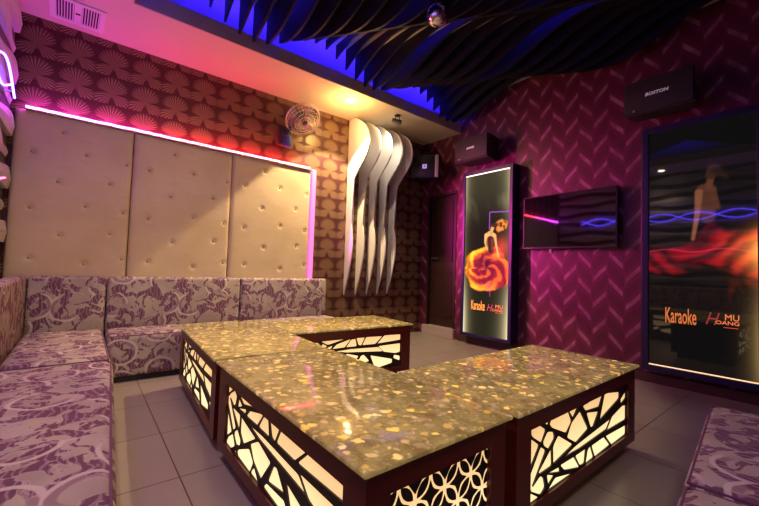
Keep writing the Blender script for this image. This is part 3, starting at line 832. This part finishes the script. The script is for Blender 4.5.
def paint_dancer(S, Z):
    W = .665
    img = np.zeros(S.shape + (3,)); img[:] = (.006, .007, .004)
    edge = np.exp(-S / .035) + np.exp(-(W - S) / .05)
    wide = np.exp(-S / .13) + np.exp(-(W - S) / .16)
    top = ss(1.5, 2.2, Z)
    low = ss(1.1, .2, Z)
    img += wide[..., None] * np.array((.040, .030, .012)) * (.10 + .35 * top + .8 * low)[..., None]
    img += edge[..., None] * np.array((.70, .58, .32)) * (.10 + .25 * top + .85 * low)[..., None]
    img += (top * .025)[..., None] * np.array((.8, .75, .4))
    sm = fbm(S * 5 + Z * 1.5, Z * 2.2, 40); img += (ss(.45, .8, sm) * ss(1.5, 2.1, Z) * .10)[..., None] * np.array((1, .85, .45))
    # whirling flame skirt
    cx, cz = .345, 1.0
    dx, dz = (S - cx) / .335, (Z - cz) / .30
    r = np.hypot(dx, dz); th = np.arctan2(dz, dx)
    n = fbm(th * 1.6 + 5 + r * 1.2, r * 3.2 + np.sin(th) * .8, 11)
    wob = fbm(np.cos(th) * 2 + 3, np.sin(th) * 2 + 3, 17)
    mask = ss(1.04, .93, r + (wob - .48) * .35)
    fold = .5 + .5 * np.sin(11 * r + 3.2 * th + 8 * n)
    hot = ss(.45, .95, r) * (.55 + .45 * np.cos(th - 2.9)) + .20 * ss(.5, .9, fold)
    c = np.zeros_like(img)
    c[..., 0] = .16 + .95 * fold * (.35 + .65 * hot) + .30 * hot
    c[..., 1] = .010 + .36 * fold ** 1.6 * hot + .12 * hot ** 2
    c[..., 2] = .008 + .02 * fold * hot + .018 * (1 - hot)
    core = ss(.55, .1, np.hypot((S - .33) / .22, (Z - 1.07) / .24))
    c = c * (1 - .72 * core[..., None]) + np.array((.09, .006, .030)) * (.72 * core * (.3 + fold))[..., None]
    img = over(img, mask, c)
    # trailing legs of the skirt
    for p, q_, w_ in (((.40, .80), (.405, .66), .006), ((.38, .84), (.375, .72), .009)):
        img = over(img, limb(S, Z, p, q_, w_, .003, .008) * .7, (.55, .05, .20))
    # violet rectangle outline
    lw = .0045
    l1 = ss(lw + .004, lw, np.abs(Z - 1.725 + (S - .38) * .06)) * (S > .378)
    l2 = ss(lw + .004, lw, np.abs(S - .381)) * (Z < 1.727) * (Z > 1.50)
    img = over(img, np.maximum(l1, l2) * .8, (.30, .07, .42))
    red = np.exp(-(((S - .56) / .09) ** 2 + ((Z - 1.27) / .11) ** 2)); img += red[..., None] * np.array((.42, .03, .02))
    skin = np.array((.62, .30, .10))
    # blown hair
    hn = fbm(S * 22, Z * 16, 23)
    hair = np.exp(-(((S - .545) / .11) ** 2 + ((Z - 1.535 - .15 * (S - .5)) / .085) ** 2) * 1.2)
    img = over(img, ss(.30, .60, hair * (.55 + hn)), (.075, .022, .008))
    img += (ss(.30, .65, hair * (.4 + 1.2 * hn)) * ss(.46, .58, hn))[..., None] * np.array((.55, .17, .03))
    # torso, bodice, arms, neck, head
    img = over(img, limb(S, Z, (.392, 1.43), (.400, 1.26), .056, .038), skin * .9)
    img = over(img, limb(S, Z, (.340, 1.440), (.448, 1.432), .022, .022), skin * 1.1)
    img = over(img, limb(S, Z, (.396, 1.375), (.405, 1.24), .047, .036), (.060, .012, .012))
    img = over(img, limb(S, Z, (.418, 1.37), (.425, 1.24), .012, .010), (.16, .035, .02))
    img = over(img, limb(S, Z, (.326, 1.435), (.322, 1.34), .018, .014), skin * 1.25)
    img = over(img, limb(S, Z, (.322, 1.34), (.350, 1.25), .013, .010), skin * 1.0)
    img = over(img, limb(S, Z, (.462, 1.425), (.482, 1.30), .018, .014), skin * 1.05)
    img = over(img, limb(S, Z, (.482, 1.30), (.520, 1.16), .013, .009), skin * 1.15)
    img = over(img, limb(S, Z, (.405, 1.445), (.418, 1.485), .016, .015), skin * .8)
    img = over(img, limb(S, Z, (.416, 1.497), (.430, 1.535), .021, .026), skin * 1.1)
    img = over(img, limb(S, Z, (.418, 1.556), (.466, 1.552), .022, .030) , (.050, .015, .008))
    img = over(img, limb(S, Z, (.462, 1.545), (.468, 1.50), .022, .012) , (.050, .015, .008))
    img = over(img, limb(S, Z, (.409, 1.519), (.415, 1.519), .0035, .0035, .003), (.06, .02, .015))
    img = over(img, limb(S, Z, (.428, 1.517), (.434, 1.517), .0035, .0035, .003), (.06, .02, .015))
    img = over(img, limb(S, Z, (.415, 1.493), (.424, 1.492), .003, .003, .003), (.45, .05, .04))
    return img

def paint_redgown(S, Z):
    W = .70
    img = np.zeros(S.shape + (3,)); img[:] = (.004, .004, .004)
    # long flying gown
    up = 1.235 + .20 * np.exp(-((S - .42) / .12) ** 2) + .15 * ss(.35, .7, S)
    lo = .99 - .05 * np.sin(S * 9 + .6) - .05 * ss(.4, .7, S)
    n = fbm(S * 4 + Z * 2, Z * 9 - S * 3, 31); n2 = fbm(S * 7 + 9, Z * 14 + S * 5, 37)
    m1 = ss(0, .06, up - Z + (n - .5) * .16) * ss(-.02, .10, Z - lo + (n2 - .5) * .22)
    fold = .5 + .5 * np.sin(34 * (Z + .22 * np.sin(S * 5.2)) + 7 * n)
    heat = .16 + .75 * ss(.35, .70, S) * np.exp(-((Z - 1.18) / .22) ** 2) + .20 * n
    c = np.zeros_like(img)
    c[..., 0] = (.10 + .48 * fold) * (.18 + heat)
    c[..., 1] = .004 + .075 * fold ** 2 * heat ** 3
    c[..., 2] = .008 + .015 * fold * heat
    img = over(img, m1, c)
    tail = ss(.55, .75, fbm(S * 6 + 2, Z * 2.4, 51)) * ss(.62, .95, Z) * ss(1.1, .95, Z) * ss(.30, .42, S)
    img = over(img, tail * .5, (.22, .018, .008))
    # glow at the right rim
    g = np.exp(-(W - S) / .05) * (np.exp(-((Z - 1.19) / .13) ** 2) * 1.0)
    img += g[..., None] * np.array((1.1, .38, .06))
    g2 = np.exp(-(W - S) / .035) * np.exp(-((Z - .45) / .42) ** 2) * .38
    img += g2[..., None] * np.array((.6, .36, .12))
    # dim figure seen from behind, one arm hanging
    skin = np.array((.17, .058, .028))
    img = over(img, limb(S, Z, (.40, 1.70), (.415, 1.48), .068, .045, .012), skin * .45)
    img = over(img, limb(S, Z, (.355, 1.70), (.345, 1.52), .026, .018, .008), skin * 1.2)
    img = over(img, limb(S, Z, (.345, 1.52), (.315, 1.30), .018, .011, .008), skin * 1.35)
    img = over(img, limb(S, Z, (.44, 1.705), (.475, 1.56), .023, .017, .010), skin * .5)
    img = over(img, limb(S, Z, (.42, 1.74), (.43, 1.80), .022, .022, .008), skin * .6)
    img = over(img, limb(S, Z, (.435, 1.84), (.45, 1.885), .038, .042, .010), (.035, .014, .010))
    img = over(img, limb(S, Z, (.47, 1.87), (.53, 1.80), .030, .014, .02), (.020, .009, .007))
    return img

def poster(label, xf, depth, yl, yr, zb, zt, frame, paint, mat, step, top_strip, bottom_strip, seg):
    """yl > yr: left and right edges of the print as one faces the wall"""
    t = thing('poster_lightbox', label, 'poster', (XR, (yl + yr) / 2, zb - frame))
    P0 = Vector((XR, (yl + yr) / 2, zb - frame))
    rel = lambda x, y, z_: Vector((x, y, z_)) - P0
    bm = bmesh.new(); f = frame
    x0, x1 = xf - P0.x, 0.0
    def fb(y0, y1, z0, z1): add_box(bm, x0, x1, y0 - P0.y, y1 - P0.y, z0 - P0.z, z1 - P0.z, bev=.005, seg=2)
    fb(yl, yl + f, zb - f, zt + f); fb(yr - f, yr, zb - f, zt + f); fb(yr, yl, zt, zt + f); fb(yr, yl, zb - f, zb)
    obj('frame', bm, 'blue_frame', t)
    xp = xf + .018
    pp = grid_print('printed_panel', mat, t, yl - yr, zb, zt, lambda s, z_: rel(xp, yl - s, z_), paint, step)
    if top_strip: obj('light_strip', bx(xp - .008 - P0.x, xp - .002 - P0.x, yr - P0.y + .002, yl - P0.y - .002, zt - .016 - P0.z, zt - .003 - P0.z), top_strip, t)
    if bottom_strip: obj('light_strip', bx(xp - .008 - P0.x, xp - .002 - P0.x, yr - P0.y + .002, yl - P0.y - .002, zb + .002 - P0.z, zb + .010 - P0.z), bottom_strip, t)
    def lettering(body, m_, s0, s1, z0, z1, shear=0, bold=0.0):
        text_obj('lettering', body, m_, pp, s1 - s0, z1 - z0, lambda a, b, tt: rel(xp - .0012 - tt, yl - s0 - a, z0 + b), .0006, shear, bold)
    for a in seg: lettering(*a)
    return t
poster('tall bright light box poster of a dancer in a flame skirt, near the door', 3.985, .16, 3.16, 2.495, .16, 2.25, .045, paint_dancer, 'print_bright', .0062, 'glow_strip_white', None,
       [('Karaoke', 'text_amber', .125, .333, .470, .592, 0, .012), ('H', 'text_pink', .365, .45, .478, .560, .35), ('MU', 'text_redorange', .49, .592, .520, .562, 0, 0), ('OANG', 'text_redorange', .44, .592, .478, .512, 0, .004), ('___', 'text_red', .49, .592, .462, .466)])
poster('wide dim light box poster of a red gown, at the right edge beyond the television', 4.045, .10, 1.10, .395, .175, 2.295, .055, paint_redgown, 'print_dim', .0062, None, 'glow_strip_warm',
       [('Karaoke', 'text_orange', .123, .336, .570, .705, 0, .012), ('H', 'text_dimred', .395, .485, .590, .690, .4), ('MU', 'text_redorange', .515, .598, .636, .684, 0, 0), ('OANG', 'text_redorange', .458, .598, .600, .630, 0, .004), ('___', 'text_red', .505, .592, .576, .580)])

# ------------------------------------------------------------------ television
t = thing('television', 'flat black television on the purple chevron wall between the two posters', 'television', (XR, 1.85, 1.55))
bm = bmesh.new(); add_box(bm, -.105, -.062, -.497, .497, -.306, .306, bev=.006, seg=2); obj('housing', bm, 'black_plastic', t)
obj('screen', bx(-.1075, -.1045, -.482, .482, -.286, .292), 'screen', t)
bm = bmesh.new(); add_box(bm, -.062, -.03, -.25, .25, -.18, .18); add_box(bm, -.03, -.001, -.2, .2, -.12, -.08); add_box(bm, -.03, -.001, -.2, .2, .08, .12); obj('wall_bracket', bm, 'bracket', t)
# little white fitting low on the wall
t = thing('wall_socket', 'tiny white fitting low on the chevron wall beyond the right table', 'wall fitting', (XR, 2.06, 1.226))
bm = bmesh.new(); add_box(bm, -.010, 0, -.014, .014, -.022, .022, bev=.003); pl = obj('plate', bm, 'white_plastic', t)
bm = bmesh.new(); add_cyl(bm, (-.010, 0, 0), (-.016, 0, 0), .007); obj('knob', bm, 'white_plastic', pl)

# ------------------------------------------------------------------ wall speakers (local -x = front)
def speaker(label, loc, rz, W, H, D, badge, bw, side_strip=False, tilt=0.0, wallx=None):
    t = thing('wall_speaker', label, 'speaker', loc, (0, tilt, rz), 'wall speakers')
    bm = bmesh.new()
    f = [(0, -W / 2), (0, W / 2), (D, W / 2 - .05), (D, -W / 2 + .05)]
    add_prism(bm, f, lambda a, b, tt: (a, b, tt), -H / 2, H / 2)
    bmesh.ops.bevel(bm, geom=[e for e in bm.edges if len(e.link_faces) == 2 and e.calc_face_angle(0) > .5], offset=.012, segments=2, affect='EDGES')
    obj('cabinet', bm, 'black_plastic' if side_strip else 'speaker_box', t, True)
    bm = bmesh.new(); add_box(bm, -.012, .004, -W / 2 + .012, W / 2 - .012, -H / 2 + .012, H / 2 - .012, bev=.008); gr = obj('grille', bm, 'black_plastic' if side_strip else 'grille', t, True)
    if side_strip:
        obj('side_panel', bx(-.016, .03, -W / 2 + .015, -W / 2 + .065, -H / 2 + .008, H / 2 - .008, bev=.006), 'silver_strip', t, True)
        obj('side_panel', bx(-.016, .03, W / 2 - .065, W / 2 - .015, -H / 2 + .008, H / 2 - .008, bev=.006), 'speaker_box', t, True)
        bd = obj('badge', bx(-.016, -.011, -.03, .03, -.035, .025, bev=.004), 'badge_violet', gr)
        text_obj('badge_lettering', 'B', 'badge_hole', gr, .022, .032, lambda a, b, tt: (-.0165 - tt, .011 - a, -.021 + b), .001, 0, .02)
    else:
        text_obj('badge_lettering', badge, 'badge', gr, bw, .029, lambda a, b, tt: (-.0135 - tt, bw / 2 - a, -.012 + b), .002, .2, .02)
        bm = bmesh.new(); add_cyl(bm, (-.013, W / 2 - .09, -H / 2 + .035), (-.016, W / 2 - .09, -H / 2 + .035), .010); obj('emblem', bm, 'silver_strip', t)
    bm = bmesh.new(); add_box(bm, D * .35, D * .75, -.05, .05, H / 2, H / 2 + .018); add_box(bm, D * .55, D + .02, -.03, .03, H / 2 + .004, H / 2 + .014)
    obj('bracket', bm, 'bracket', t)
    return t
speaker('black wall speaker above the bright dancer poster', (3.83, 2.965, 2.555), math.radians(0), .53, .31, .27, 'BMB', .12)
speaker('long black wall speaker above the wide dim poster', (3.80, .972, 2.565), math.radians(0), .52, .31, .20, 'BOSTON', .168)
speaker('black wall speaker with a violet badge, in the corner beside the white fins', (3.70, 3.66, 2.43), math.radians(38), .42, .33, .22, '', 0, True)

# ------------------------------------------------------------------ light and camera
spot('added_fill_spot', (.9, -.45, 2.9), (.75, 1.7, .2), 46, (1, .70, .42), 70, 1.0, .12)  # added fill lamps behind the camera, without fittings
spot('added_fill_spot', (2.3, -.45, 2.9), (1.8, 1.2, .2), 34, (1, .72, .48), 66, 1.0, .12)
spot('added_fill_spot', (1.5, -.45, 2.9), (.62, 4.1, 1.15), 150, (1, .70, .45), 46, 1.0, .12)  # added fill aimed at the padded panels
wd = bpy.data.worlds.new('world'); bpy.context.scene.world = wd; wd.use_nodes = True
wd.node_tree.nodes['Background'].inputs[0].default_value = (.5, .35, .6, 1); wd.node_tree.nodes['Background'].inputs[1].default_value = .02

cam = bpy.data.cameras.new('camera'); co = bpy.data.objects.new('camera', cam); C.objects.link(co)
cam.sensor_width = 36; cam.sensor_fit = 'HORIZONTAL'; cam.lens = 369.364 / 759 * 36; cam.clip_start = .02
yaw, pit, rol = .67544737, .04259547, -.03287948
fw = Vector((math.sin(yaw) * math.cos(pit), math.cos(yaw) * math.cos(pit), math.sin(pit)))
rt = fw.cross(Vector((0, 0, 1))).normalized(); up = rt.cross(fw)
r2 = math.cos(rol) * rt - math.sin(rol) * up; u2 = math.sin(rol) * rt + math.cos(rol) * up
co.matrix_world = Matrix(((r2.x, u2.x, -fw.x, 0), (r2.y, u2.y, -fw.y, 0), (r2.z, u2.z, -fw.z, .96), (0, 0, 0, 1)))
bpy.context.scene.camera = co
sc = bpy.context.scene
sc.view_settings.view_transform = 'Standard'; sc.view_settings.look = 'None'; sc.view_settings.exposure = 0
sc.cycles.max_bounces = 8; sc.cycles.sample_clamp_indirect = 6
